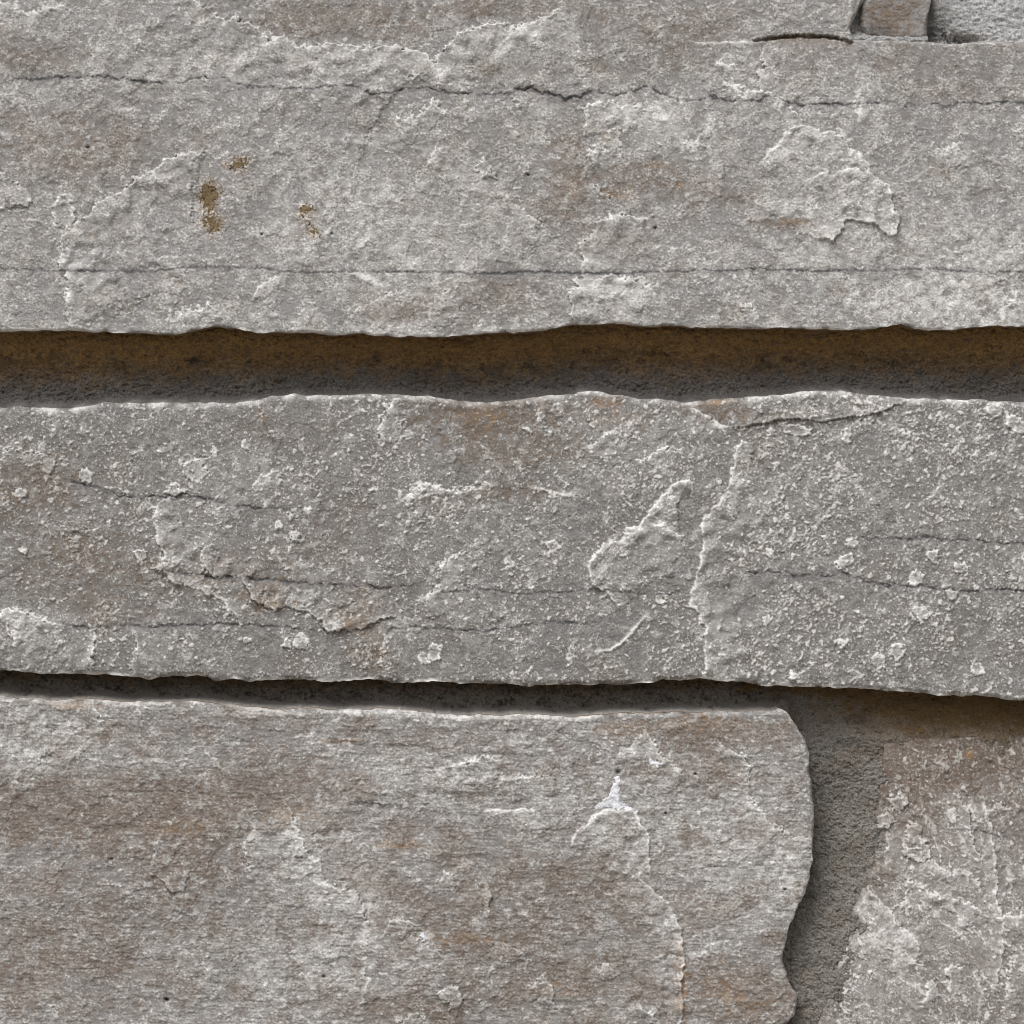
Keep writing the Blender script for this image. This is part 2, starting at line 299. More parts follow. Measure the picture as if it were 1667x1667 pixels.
# ------------------------------------------------------------------ the middle stone
ledge([(252,928),(252,923),(267,917),(267,900),(255,886),(254,863),(247,848),(254,839),(254,822),(265,811),(282,812)], 3.8, 60, .55, 16, warp=.6)
ledge([(299,769),(302,755),(319,745),(336,752),(339,769),(325,785),(305,780)], 2.6, 30, .6, 14, closed=True)
ledge([(264,802),(276,789),(284,784),(292,789),(297,802),(286,806)], 2.6, 20, .7, 12, closed=True)
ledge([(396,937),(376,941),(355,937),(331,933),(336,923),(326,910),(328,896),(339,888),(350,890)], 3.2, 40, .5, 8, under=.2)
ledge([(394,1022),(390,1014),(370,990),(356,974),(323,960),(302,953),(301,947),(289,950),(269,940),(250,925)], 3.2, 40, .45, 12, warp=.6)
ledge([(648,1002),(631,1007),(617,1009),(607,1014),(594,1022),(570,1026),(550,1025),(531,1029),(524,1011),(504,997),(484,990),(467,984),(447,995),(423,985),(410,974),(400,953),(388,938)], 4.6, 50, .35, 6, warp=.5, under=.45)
ledge([(628,1108),(621,1080),(619,1051),(626,1034)], 2.4, 40, .4, 5)
ledge([(622,722),(618,690),(617,681),(627,661),(644,650),(662,652)], 3.4, 30, .6, 10)
ledge([(657,683),(657,705),(653,724)], 2.2, 12, .5, 6)
ledge([(676,782),(684,785),(705,790),(725,797),(752,797),(785,789),(808,782)], 3.2, 20, .8, 6)
ridge([(858,790),(883,799),(899,806),(930,806),(940,816)], 3.2, 3.5, .9)
ledge([(657,818),(661,812),(671,799),(690,790)], 2.8, 24, .6, 12)
ledge([(676,982),(684,974),(715,953),(715,923),(728,906),(752,896),(778,908)], 3.2, 50, .5, 22)
ledge([(1012,992),(990,967),(973,957),(960,943),(957,920),(967,900),(983,886),(1014,880),(1020,859),(1037,859),(1054,836),(1074,812),(1091,792),(1110,782),(1121,781),(1129,789),(1130,812)], 4.6, 60, .75, 6, warp=.5)
ledge([(1060,846),(1067,849),(1088,856),(1101,869),(1118,873)], 2.8, 30, .6, 8)
ledge([(1147,1118),(1147,1080),(1147,1051),(1146,1017),(1137,997),(1124,987),(1125,967),(1132,953),(1134,930),(1141,906),(1144,876),(1137,856),(1151,839),(1174,812),(1189,792),(1189,769),(1196,755),(1196,735),(1206,718),(1228,724)], 4.4, 90, .6, 8, warp=.5)
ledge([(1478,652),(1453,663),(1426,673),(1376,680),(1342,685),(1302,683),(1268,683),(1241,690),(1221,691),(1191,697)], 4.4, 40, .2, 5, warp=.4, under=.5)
ledge([(1125,664),(1134,668),(1157,681),(1174,691),(1190,697)], 3.4, 40, .8, 8, warp=.5)
ledge([(1277,694),(1300,690),(1320,698),(1318,706),(1305,711),(1285,708),(1275,702)], 2.4, 30, .4, 8, closed=True, warp=.4)
ledge([(1247,722),(1250,700),(1262,696)], 2.4, 18, .6, 8)
ledge([(1638,682),(1648,674),(1662,680),(1678,700),(1668,708),(1645,700)], 2.8, 30, .6, 8, closed=True, warp=.5)
ledge([(1600,665),(1610,657),(1632,663),(1630,676),(1615,677)], 2.6, 30, .5, 7, closed=True, warp=.5)
ridge([(966,1062),(994,1059),(1020,1037),(1056,998)], 3.4, 2.8, 1.0, .35)
ledge([(-20,726),(0,728),(27,730),(60,740),(91,747)], 2.6, 14, .4, 7)
ledge([(93,745),(84,765),(79,780)], 2.4, 20, .6, 6)
ledge([(-20,996),(0,994),(20,990),(50,997),(74,1011),(104,1021)], 3.6, 50, .6, 16)
ledge([(148,1020),(156,1034),(152,1060),(148,1094)], 3.2, 60, .7, 6)
ledge([(215,1100),(212,1070),(225,1040),(213,1024)], 2.4, 40, .4, 6)
ledge([(20,1050),(24,1030),(22,1008)], 2.4, 30, .6, 6)
ledge([(930,745),(960,722),(985,705),(1010,700)], 2.6, 70, .35, 16)
ledge([(1035,752),(1070,738),(1100,728),(1115,735)], 2.2, 24, .6, 6)
seam([(412,664),(430,685),(444,722),(454,755)], 2.0, 1.3, .4, .5)
ledge([(400,800),(430,770),(455,765)], 2.2, 30, .5, 8)
for cx_, cy_, r_ in [(398,725,9),(350,735,6),(502,832,7),(473,838,6),(480,872,9),(455,856,8),(490,1045,12),(468,1048,9),(402,1045,8),(1376,912,14),(1494,940,12),(1566,925,11),(1548,968,9),(1590,955,6),(1520,905,10),(1460,1062,13),(1370,1045,8),(1378,710,9),(1477,712,8),(1560,700,6),(1262,757,6),(830,913,9),(880,680,10),(900,888,13),(930,1064,9),(708,1060,14),(690,1075,9),(1250,1010,9),(1590,1090,14),(1500,1000,14),(1390,885,9),(40,898,7),(140,770,12),(35,802,10),(230,905,10),(700,640,8),(860,700,6),(1075,975,9),(1290,1100,8),(1430,1075,12),(1255,900,9)]:
    a_ = np.random.default_rng(int(cx_ * 7 + cy_)).uniform(.65, 1.35, 7)
    pts = [(cx_ + r_ * a_[i] * math.cos(2 * math.pi * i / 7) * .9, cy_ + r_ * a_[i] * math.sin(2 * math.pi * i / 7)) for i in range(7)]
    ledge(pts, 2.4, 26, .55, 14, closed=True, warp=.7)
seam([(91,779),(134,787),(161,796),(202,809),(255,807),(292,806),(336,812),(370,822),(420,827),(485,832)], 4.4, 1.9, .95, dash=.35)
seam([(245,925),(286,933),(336,937),(386,940),(437,945),(487,950),(560,953),(584,953),(634,957),(690,952)], 5.0, 2.1, .85, .6, dash=.3)
seam([(688,954),(738,964),(785,960),(836,967),(920,964),(960,960),(1040,966),(1088,967),(1135,956)], 3.0, 1.7, .85, dash=.35)
seam([(1200,934),(1275,930),(1295,937),(1342,937),(1376,935),(1409,947),(1443,953),(1487,953),(1520,957),(1577,963),(1640,960),(1700,966)], 4.6, 1.9, .95, dash=.3)
seam([(94,1017),(151,1021),(218,1017),(252,1021),(302,1019),(363,1016),(403,1017),(454,1021),(530,1028)], 3.4, 1.8, .9, dash=.3)
seam([(620,1026),(631,1024),(668,1021),(718,1022),(785,1029),(836,1021),(903,1014),(990,1016)], 3.4, 1.8, .9, dash=.3)
seam([(1380,880),(1443,878),(1510,876),(1577,881),(1611,883),(1700,886)], 3.0, 1.7, .8, dash=.35)
for b in [(800,670,110,34,.65),(860,730,120,30,.4),(1165,664,40,16,.7),(1250,680,90,14,.3),(50,780,70,50,.4),(140,930,120,60,.28),(380,930,90,36,.35),(430,975,40,20,.5),(590,1000,50,36,.45),(600,1060,40,50,.3),(770,690,30,14,.6),(830,800,50,14,.4),(990,650,30,16,.5),(540,870,70,60,.25),(1230,720,50,40,.25),(1480,1000,200,100,.06),(180,1005,60,30,.25)]:
    blotch(BR, *b)
for b in [(120,860,140,110,.16),(470,700,130,40,.14),(760,760,160,80,.10)]:
    blotch(BR, *b)
for b in [(790,676,30,12,.4),(990,655,24,9,.45),(1166,656,22,5,.6),(1010,680,50,16,.15),(575,1015,30,16,.3),(445,985,30,8,.4),(425,672,6,12,.5),(622,1060,6,30,.35)]:
    blotch(OR, *b, soft=.45)
for b in [(990,715,90,60,.16),(360,780,90,50,.14),(60,1010,70,20,.35),(800,860,200,60,.05),(640,1020,50,22,.30),(502,830,7,6,.9),(1440,800,220,120,.05)]:
    blotch(LT, *b)

# ------------------------------------------------------------------ the lower left stone
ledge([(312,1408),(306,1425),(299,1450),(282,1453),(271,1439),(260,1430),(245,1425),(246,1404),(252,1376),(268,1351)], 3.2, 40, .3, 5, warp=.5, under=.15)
ledge([(405,1418),(405,1411),(398,1390),(398,1369),(408,1358),(412,1338)], 2.2, 40, .45, 5)
ledge([(471,1310),(475,1326),(486,1358),(500,1386),(521,1404),(528,1428),(550,1447),(585,1450)], 2.4, 60, .75, 4)
ledge([(480,1200),(486,1196),(503,1193),(519,1209)], 1.8, 20, .5, 4)
seam([(520,1203),(563,1208),(587,1212),(640,1214),(698,1217),(745,1222)], 2.4, 1.6, .45, .5, dash=.3)
ledge([(700,1256),(708,1252),(740,1245),(768,1235),(814,1231),(825,1236)], 2.6, 40, .45, 7)
ledge([(808,1280),(814,1274),(839,1263),(867,1261),(905,1263)], 2.4, 40, .45, 8)
seam([(560,1302),(600,1308),(650,1314),(684,1321),(715,1323),(760,1320)], 2.6, 1.6, .5, .3, dash=.3)
ledge([(788,1320),(796,1319),(830,1319),(872,1317)], 2.2, 18, .9, 3, warp=.3)
ledge([(930,1378),(932,1372),(937,1351),(955,1340),(972,1323),(990,1316),(1032,1316),(1043,1340),(1057,1358),(1059,1397),(1057,1436)], 3.6, 60, .7, 6, warp=.6)
ledge([(1044,1430),(1050,1436),(1067,1453),(1089,1471),(1103,1495),(1113,1530),(1113,1573),(1110,1608),(1110,1690)], 4.0, 60, .6, 5, warp=.4)
ledge([(1046,1186),(1050,1189),(1066,1210),(1080,1230),(1098,1250),(1114,1264)], 2.6, 30, .8, 6)
ledge([(998,1240),(1008,1225),(1030,1210),(1050,1190)], 1.8, 40, .4, 8)
ledge([(545,1455),(550,1453),(571,1446),(589,1464),(595,1488),(599,1515)], 3.4, 36, .6, 5)
ledge([(624,1524),(624,1520),(634,1503),(656,1497),(677,1499),(686,1515)], 3.2, 36, .5, 6)
ledge([(710,1436),(712,1429),(726,1415),(740,1425),(750,1442)], 2.6, 30, .6, 7)
ledge([(790,1436),(793,1443),(798,1460),(798,1478),(792,1498)], 2.8, 30, .7, 6)
ledge([(860,1612),(863,1605),(884,1592),(897,1605),(904,1622),(904,1646)], 3.2, 40, .5, 6)
ledge([(710,1615),(719,1606),(747,1608),(754,1626),(744,1643),(722,1636)], 3.0, 40, .45, 9, closed=True)
ledge([(808,1530),(814,1534),(842,1545),(862,1562),(852,1590)], 2.4, 40, .5, 5)
ledge([(960,1588),(965,1580),(980,1569),(996,1572)], 2.4, 24, .6, 8)
ledge([(1020,1640),(1039,1636),(1067,1650),(1066,1667)], 2.4, 30, .45, 8)
ledge([(1157,1196),(1186,1221),(1210,1224),(1221,1249),(1221,1291),(1235,1312),(1256,1344),(1277,1358),(1322,1362)], 2.4, 60, .8, 4)
ledge([(640,1667),(655,1655),(680,1650),(700,1660)], 2.2, 30, .45, 6)
ledge([(597,1516),(594,1560),(598,1600),(592,1640)], 2.0, 40, .6, 4)
ledge([(-20,1290),(20,1268),(60,1240),(100,1215)][::-1], 1.6, 80, .2, 10)
ledge([(150,1135),(160,1165),(172,1188)], 2.4, 40, .5, 6)
ledge([(1060,1560),(1090,1550),(1110,1560)], 1.8, 20, .3, 6)
for k_, (y_, d_) in enumerate([(1185,.25),(1288,.3),(1345,.2),(1392,.25),(1505,.2),(1560,.2),(1625,.3)]):
    seam([(-60 + 40 * k_, y_), (200, y_ - 4 + 3 * (k_ % 3)), (450, y_ + 6), (700, y_ + 2), (950, y_ + 7)], 1.1, 1.3, d_, .25, dash=.5)
ridge([(180,1248),(235,1240),(290,1243)], 1.8, 3, .4)
ridge([(283,1260),(296,1250),(304,1240)], 2.4, 3, .35)
for b in [(220,1300,230,46,.55),(460,1290,110,46,.60),(300,1395,60,56,.7),(230,1345,130,34,.45),(60,1330,120,40,.25),(120,1560,140,70,.25),(30,1600,50,30,.5),(1180,1195,130,26,.6),(1120,1235,60,24,.35),(1170,1262,60,22,.5),(770,1536,100,20,.6),(700,1490,110,30,.4),(1210,1620,90,50,.60),(640,1640,110,24,.55),(700,1370,110,30,.35),(880,1450,180,40,.25),(960,1600,150,50,.30),(590,1430,60,30,.45),(1150,1480,70,30,.35),(130,1142,60,10,.6),(420,1165,70,16,.4),(1250,1350,60,20,.35),(400,1500,100,30,.15)]:
    blotch(BR, *b)
for b in [(1110,1590,9,60,.75),(1180,1610,30,30,.3),(1225,1640,40,20,.25),(130,1150,40,5,.6),(650,1376,40,7,.5),(560,1207,30,4,.6),(735,1220,20,4,.4),(290,1345,50,12,.3),(480,1330,30,14,.3),(900,1610,40,10,.3),(760,1530,50,7,.4),(160,1195,50,20,.12),(1130,1178,60,12,.35),(1010,1190,40,14,.3)]:
    blotch(OR, *b, soft=.45)
for b in [(560,1500,130,190,.20),(830,1310,240,80,.14),(1180,1400,150,110,.20),(420,1600,180,70,.12),(640,1250,120,50,.14)]:
    blotch(LT, *b)
for b in [(120,1450,190,130,.20),(860,1560,220,110,.18),(960,1430,150,50,.22)]:
    blotch(BR, *b)
for b in [(60,1210,90,44,.45),(150,1143,90,8,.6),(420,1160,60,6,.8),(860,1166,120,5,.7),(640,1160,90,6,.5),(1230,1380,110,50,.22),(540,1400,70,50,.18),(690,1525,14,14,.9),(779,1502,9,12,.8),(937,1508,5,5,.9),(600,1500,14,60,.4),(1240,1200,30,26,.2),(900,1290,160,30,.12),(1280,1440,40,30,.22),(1190,1480,60,14,.25),(1170,1540,100,30,.12)]:  # thin strips along the upper edge paint its lit lip
    blotch(LT, *b)

# ------------------------------------------------------------------ the lower right stone
ledge([(1451,1305),(1460,1296),(1478,1305),(1481,1323),(1471,1330),(1453,1316)], 3.4, 40, .45, 8, closed=True)
ledge([(1432,1348),(1434,1332),(1450,1330),(1464,1340),(1453,1351)], 3.0, 30, .45, 8, closed=True)
ledge([(1478,1378),(1480,1355),(1485,1340),(1499,1344),(1508,1362),(1518,1374)], 3.0, 30, .6, 6)
ledge([(1474,1386),(1495,1386),(1502,1365),(1515,1372),(1518,1393),(1506,1407),(1478,1400)], 3.0, 30, .5, 6, closed=True)
ledge([(1512,1384),(1516,1390),(1534,1407),(1552,1428),(1573,1421),(1594,1432),(1606,1450)], 3.4, 40, .6, 6)
ledge([(1530,1474),(1534,1467),(1545,1457),(1566,1467),(1587,1478),(1604,1485),(1614,1503)], 3.6, 36, .7, 7)
ledge([(1409,1472),(1418,1453),(1432,1467),(1453,1485),(1462,1503),(1478,1516),(1502,1541),(1503,1562)], 3.2, 60, .6, 14, warp=.6)
ledge([(1600,1295),(1608,1305),(1622,1362),(1629,1414),(1627,1467),(1640,1502),(1633,1573),(1624,1620)], 2.6, 16, .6, 3.5, warp=.6)
ledge([(1560,1290),(1566,1298),(1587,1326),(1583,1355),(1597,1390),(1603,1418)], 2.6, 30, .5, 6)
ledge([(1541,1620),(1541,1615),(1548,1594),(1548,1580),(1559,1573),(1575,1580)], 3.0, 30, .6, 8)
ledge([(1640,1640),(1642,1590),(1655,1560),(1667,1550)], 2.6, 40, .5, 6)
ledge([(1440,1550),(1460,1545),(1490,1560),(1510,1585)], 2.4, 26, .5, 7)
ledge([(1500,1640),(1520,1600),(1538,1625)], 2.4, 26, .5, 7)
ledge([(1625,1500),(1645,1492),(1680,1497)], 2.6, 26, .7, 6)
ledge([(1475,1430),(1500,1440),(1530,1460),(1548,1480)], 2.4, 30, .4, 6)
for q in ([(1500,1290),(1512,1330),(1528,1362),(1540,1400)],[(1545,1300),(1552,1340),(1570,1372),(1578,1404)],[(1520,1480),(1545,1512),(1575,1530),(1590,1560)],
          [(1560,1500),(1590,1520),(1612,1545)],[(1648,1400),(1652,1450),(1660,1510)],[(1590,1580),(1600,1620),(1596,1660)],[(1470,1600),(1500,1610),(1520,1640)],[(1585,1290),(1600,1340),(1612,1390)]):
    ridge(q, 1.5, 2.4, .55, .8)
ledge([(1540,1330),(1552,1318),(1566,1330),(1560,1350)], 2.6, 26, .5, 8)
ledge([(1610,1330),(1625,1310),(1650,1318),(1660,1335)], 2.6, 26, .6, 9)
ledge([(1440,1420),(1450,1380),(1446,1350)], 2.2, 20, .5, 6)
ledge([(1466,1480),(1480,1460),(1474,1440)], 2.2, 20, .5, 6)
seam([(1540,1354),(1590,1356),(1640,1366),(1700,1368)], 1.4, 1.4, .5)
for b in [(1560,1248,140,34,.85),(1490,1255,60,40,.6),(1470,1300,60,60,.3),(1560,1330,90,60,.18),(1430,1430,26,30,.4),(1660,1310,30,20,.3)]:  # the topmost ones paint the middle stone's shade in brown
    blotch(BR, *b)
blotch(BR, 1560, 1218, 160, 34, .7)  # shade below the middle stone, painted as brown
blotch(OR, 1586, 1232, 5, 6, .9, soft=.3)
for b in [(1440,1590,50,90,.25),(1410,1500,20,40,.4),(1470,1520,40,30,.25),(1570,1500,60,100,.08)]:
    blotch(LT, *b)
# the small stone
blotch(BR, 1445, 20, 45, 40, .6); blotch(BR, 1440, 45, 40, 14, .5); blotch(DK, 1425, 48, 24, 12, .5)
blotch(OR, 1460, 30, 40, 22, .15)

for b in [(340,318,17,26,.75),(345,362,18,18,.75),(388,266,20,12,.75),(498,345,17,13,.7),(506,376,15,11,.7)]: blotch(OR, *b)
# small bore holes
HOLES = [(1006,1257,4.0),(1067,371,2.6),(1132,1260,2.2),(143,240,3),(527,1590,2.6),(272,1628,2.6),(426,381,2),(540,380,2.2),(182,1398,2),(270,1627,2),(1084,1324,2),(1278,1448,2),(860,284,2.2)]
for x_, y_, r_ in HOLES:
    wd = window([(x_, y_)], 14)
    q = ((XX[wd] - x_) ** 2 + ((YY[wd] - y_) * 1.3) ** 2) / r_ ** 2
    H[wd] -= 9 * np.exp(-q); DK[wd] += .9 * np.exp(-q)  # recess, with its shade also painted dark

# ------------------------------------------------------------------ broken, bright arrises along the stone edges, light on top lips painted in
def arris(S, e, wdt, drop, light):
    k = np.clip(.8 + .55 * n100b + .3 * n45, .1, 1.8)
    t = np.clip(1 - np.maximum(S, 0) / wdt, 0, 1)
    H[...] -= drop * t ** 2 * k * (S > -6)
    q = np.clip(1 - np.maximum(e, 0) / (wdt * 1.5), 0, 1) * (S > -6) * (e < wdt * 3)
    LT[...] += light * q * np.clip(.8 + .6 * n45b + .3 * n100, .0, 1.5)
arris(SA, eA, 4, 1.2, .75); arris(SA, notch, 5, 3, .2)
arris(SB, eBt, 9, 7, .45); arris(SB, eBb, 4, 1.2, .7)
arris(SC, eCt, 7, 5, .3); arris(SC, eCr, 4, 2, .30)
arris(SD, SD, 34, 9, .0); arris(SS, SS, 8, 6, .1)
for S, e in ((SA, eA), (SB, eBb), (SC, eCr)):
    OR[...] += .6 * np.clip(1 - np.maximum(e, 0) / 3.0, 0, 1) * (S > -6) * np.clip(.4 + .8 * n45, 0, 1)

BASE = {'A': 0., 'B': -1., 'C': 0., 'D': -14., 'S': -12.}
DB = (-56 + 30 * sst(1215, 1640, YY)).astype(np.float32)      # the lower right stone leans out towards its foot

# ------------------------------------------------------------------ mesh building
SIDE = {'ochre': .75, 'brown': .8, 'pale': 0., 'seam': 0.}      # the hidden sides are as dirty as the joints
def axis(lo, hi):
    """indices: every sample inside the picture, every fifth far outside it"""
    a = []
    i = 0
    while i < NG:
        a.append(i); v = X0 + i * G
        i += 1 if (lo - 1.5 < v < hi) else 5
    return np.array(a)
AX = axis(-25, 1692); AY = axis(-25, 1692)

def sheet(name, S, height, attrs, mat, back=0.075, crop=None, parent=None, snap=True, lift=0.0, steps=(1.2, 3, 7, 16, 40)):
    """closed slab whose front is the relief, cut along the zero line of S, with sides running back into the wall"""
    ax, ay = AX, AY
    if crop is not None:
        x0, y0, x1, y1 = crop
        ax = ax[(xs[ax] >= x0) & (xs[ax] <= x1)]; ay = ay[(ys[ay] >= y0) & (ys[ay] <= y1)]
    s = S[np.ix_(ay, ax)]; h = height[np.ix_(ay, ax)]
    gx = xs[ax][None, :].repeat(len(ay), 0).astype(np.float64); gy = ys[ay][:, None].repeat(len(ax), 1).astype(np.float64)
    ins = s > 0
    q = ins[:-1, :-1] | ins[1:, :-1] | ins[:-1, 1:] | ins[1:, 1:]
    g0, g1 = np.gradient(S, G)
    dy = g0[np.ix_(ay, ax)]; dx = g1[np.ix_(ay, ax)]
    n2 = np.maximum(dx * dx + dy * dy, .25)
    mv = (~ins)
    amt = np.where(mv, np.clip(-s, 0, 9) / n2, 0)
    gx += amt * dx; gy += amt * dy
    idx = -np.ones(s.shape, np.int64)
    used = np.zeros(s.shape, bool)
    used[:-1, :-1] |= q; used[1:, :-1] |= q; used[:-1, 1:] |= q; used[1:, 1:] |= q
    idx[used] = np.arange(used.sum())
    nV = int(used.sum())
    P = np.empty((nV, 3)); P[:, 0] = (gx[used] - CX) * PX; P[:, 2] = (CY - gy[used]) * PX; P[:, 1] = -(h[used] + lift) * PX
    a = idx[:-1, :-1][q]; b = idx[1:, :-1][q]; c = idx[1:, 1:][q]; d = idx[:-1, 1:][q]
    F = np.stack([a, b, c, d], 1)            # seen from -Y: counter-clockwise
    # border edges
    qp = np.pad(q, 1)
    E = []
    jj, ii = np.nonzero(q)
    for (dj, di, v0, v1) in ((0, -1, 0, 1), (1, 0, 1, 2), (0, 1, 2, 3), (-1, 0, 3, 0)):
        m = ~qp[jj + 1 + dj, ii + 1 + di]
        E.append(np.stack([F[m, v0], F[m, v1]], 1))
    E = np.concatenate(E, 0)
    bv, inv = np.unique(E, return_inverse=True); inv = inv.reshape(E.shape)
    col = {k: v[np.ix_(ay, ax)][used].astype(np.float32) for k, v in attrs.items()}
    # side walls
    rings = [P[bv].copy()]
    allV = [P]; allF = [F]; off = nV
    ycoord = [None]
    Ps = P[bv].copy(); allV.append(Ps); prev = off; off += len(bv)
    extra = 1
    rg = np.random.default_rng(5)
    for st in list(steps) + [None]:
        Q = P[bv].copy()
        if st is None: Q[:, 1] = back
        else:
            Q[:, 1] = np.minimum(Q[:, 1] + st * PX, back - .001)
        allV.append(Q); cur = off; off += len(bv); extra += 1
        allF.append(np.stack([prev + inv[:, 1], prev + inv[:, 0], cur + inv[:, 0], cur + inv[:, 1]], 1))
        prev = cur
    V = np.concatenate(allV); Fs = np.concatenate(allF)
    me = bpy.data.meshes.new(name)
    me.vertices.add(len(V)); me.vertices.foreach_set('co', V.astype(np.float32).ravel())
    me.loops.add(Fs.size); me.loops.foreach_set('vertex_index', Fs.astype(np.int32).ravel())
    me.polygons.add(len(Fs)); me.polygons.foreach_set('loop_start', np.arange(0, Fs.size, 4, dtype=np.int32))
    me.polygons.foreach_set('use_smooth', np.ones(len(Fs), bool))
    for k, v in col.items():
        at = me.attributes.new(k, 'FLOAT', 'POINT')
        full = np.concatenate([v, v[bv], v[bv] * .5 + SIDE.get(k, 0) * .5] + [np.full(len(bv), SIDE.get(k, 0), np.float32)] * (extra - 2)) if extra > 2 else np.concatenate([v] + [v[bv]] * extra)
        at.data.foreach_set('value', full)
    me.update(calc_edges=True); me.materials.append(mat)
    o = bpy.data.objects.new(name, me); sc.collection.objects.link(o)
    if parent: o.parent = parent
    return o

# ------------------------------------------------------------------ materials
class NT:
    def __init__(s, name):
        s.m = bpy.data.materials.new(name); s.m.use_nodes = True; s.t = s.m.node_tree; s.t.nodes.clear()
        s.o = s.t.nodes.new('ShaderNodeOutputMaterial'); s.p = s.t.nodes.new('ShaderNodeBsdfPrincipled')
        s.t.links.new(s.p.outputs[0], s.o.inputs[0])
        s.co = s.t.nodes.new('ShaderNodeTexCoord').outputs['Object']
    def set(s, sock, v):
        if isinstance(v, bpy.types.NodeSocket): s.t.links.new(v, sock)
        elif v is not None: sock.default_value = v
    def attr(s, n):
        a = s.t.nodes.new('ShaderNodeAttribute'); a.attribute_name = n; return a.outputs['Fac']
    def math(s, op, a, b=None, clamp=False):
        n = s.t.nodes.new('ShaderNodeMath'); n.operation = op; n.use_clamp = clamp
        s.set(n.inputs[0], a); s.set(n.inputs[1], b); return n.outputs[0]
    def mix(s, f, a, b, mode='MIX'):
        n = s.t.nodes.new('ShaderNodeMix'); n.data_type = 'RGBA'; n.blend_type = mode; n.clamp_factor = True
        s.set(n.inputs[0], f); s.set(n.inputs[6], a if isinstance(a, bpy.types.NodeSocket) else (*a, 1)); s.set(n.inputs[7], b if isinstance(b, bpy.types.NodeSocket) else (*b, 1))
        return n.outputs[2]
    def noise(s, scale, detail=4, rough=.6, stretch=(1, 1, 1), dist=0):
        mp = s.t.nodes.new('ShaderNodeMapping'); s.t.links.new(s.co, mp.inputs[0]); mp.inputs['Scale'].default_value = stretch
        n = s.t.nodes.new('ShaderNodeTexNoise'); s.t.links.new(mp.outputs[0], n.inputs['Vector'])
        n.inputs['Scale'].default_value = scale; n.inputs['Detail'].default_value = detail; n.inputs['Roughness'].default_value = rough
        n.inputs['Distortion'].default_value = dist
        return n.outputs['Fac']
    def ramp(s, f, lo, hi):
        n = s.t.nodes.new('ShaderNodeMapRange'); s.set(n.inputs[0], f); n.inputs[1].default_value = lo; n.inputs[2].default_value = hi; n.clamp = True
        return n.outputs[0]
    def bump(s, h, dist, strength=1.0, normal=None):
        n = s.t.nodes.new('ShaderNodeBump'); s.set(n.inputs['Height'], h); n.inputs['Distance'].default_value = dist; n.inputs['Strength'].default_value = strength
        if normal: s.t.links.new(normal, n.inputs['Normal'])
        return n.outputs[0]

def stone_mat(name, grey, pale, brown, ochre, dark, grain=.85):
    t = NT(name)
    g1 = t.noise(1500, 5, .75, (1, 1, 1.25)); g2 = t.noise(420, 5, .7, (1, 1, 1.6)); g3 = t.noise(60, 5, .6, (1, 1, 2.0))
    base = t.mix(t.ramp(g1, .33, .68), tuple(c * (1 - .42 * grain) for c in grey), tuple(min(1, c * (1 + .50 * grain)) for c in grey))
    base = t.mix(t.math('MULTIPLY', t.ramp(g3, .35, .7), .35), base, tuple(c * .82 for c in grey))
    br = t.math('MULTIPLY', t.attr('brown'), t.ramp(g2, .15, .55))
    base = t.mix(br, base, brown)
    base = t.mix(t.attr('ochre'), base, ochre)
    lt = t.math('MULTIPLY', t.math('MULTIPLY', t.attr('pale'), t.ramp(g1, .12, .44)), t.math('SUBTRACT', 1.0, t.math('MULTIPLY', t.attr('brown'), .55)))
    base = t.mix(lt, base, pale)
    spark = t.ramp(t.noise(2600, 2, .5), .66, .74)
    base = t.mix(t.math('MULTIPLY', spark, .5), base, pale)
    pep = t.ramp(t.noise(1900, 3, .6, (1, 1, 1.4)), .37, .29)
    base = t.mix(t.math('MULTIPLY', pep, .55), base, dark)
    base = t.mix(t.attr('seam'), base, dark)
    t.set(t.p.inputs['Base Color'], base)
    t.p.inputs['Roughness'].default_value = .72; t.p.inputs['Specular IOR Level'].default_value = .35
    hgt = t.math('ADD', t.math('MULTIPLY', g1, .7), t.math('MULTIPLY', g2, .6))
    t.set(t.p.inputs['Normal'], t.bump(hgt, .0005, .5))
    return t.m

def mortar_mat(name, grey, brown, ochre, pale, dark):
    t = NT(name)
    g1 = t.noise(1300, 4, .75); g2 = t.noise(380, 5, .7, (1, 1, 1.5)); g3 = t.noise(70, 4, .6, (1, 1, 2.5))
    base = t.mix(t.ramp(g1, .34, .68), tuple(c * .48 for c in grey), tuple(c * 1.5 for c in grey))
    br = t.mix(t.ramp(g2, .35, .62), brown, ochre)
    br = t.mix(t.ramp(g1, .34, .66), t.mix(.6, br, (.03, .02, .01)), br)
    base = t.mix(t.math('MULTIPLY', t.attr('ochre'), t.ramp(g2, .18, .42)), base, br)
    base = t.mix(t.attr('pale'), base, pale)
    base = t.mix(t.math('MULTIPLY', t.ramp(t.noise(1500, 2, .5), .66, .73), .45), base, pale)
    base = t.mix(t.math('MULTIPLY', t.ramp(t.noise(1500, 3, .6, (1, 1, 1.8)), .38, .30), .55), base, dark)
    base = t.mix(t.math('MULTIPLY', t.ramp(g3, .4, .68), .4), base, t.mix(.5, base, dark))
    base = t.mix(t.attr('seam'), base, dark)
    t.set(t.p.inputs['Base Color'], base); t.p.inputs['Roughness'].default_value = .9; t.p.inputs['Specular IOR Level'].default_value = .2
    hgt = t.math('ADD', g1, g2)
    t.set(t.p.inputs['Normal'], t.bump(hgt, .0012, .9))
    return t.m

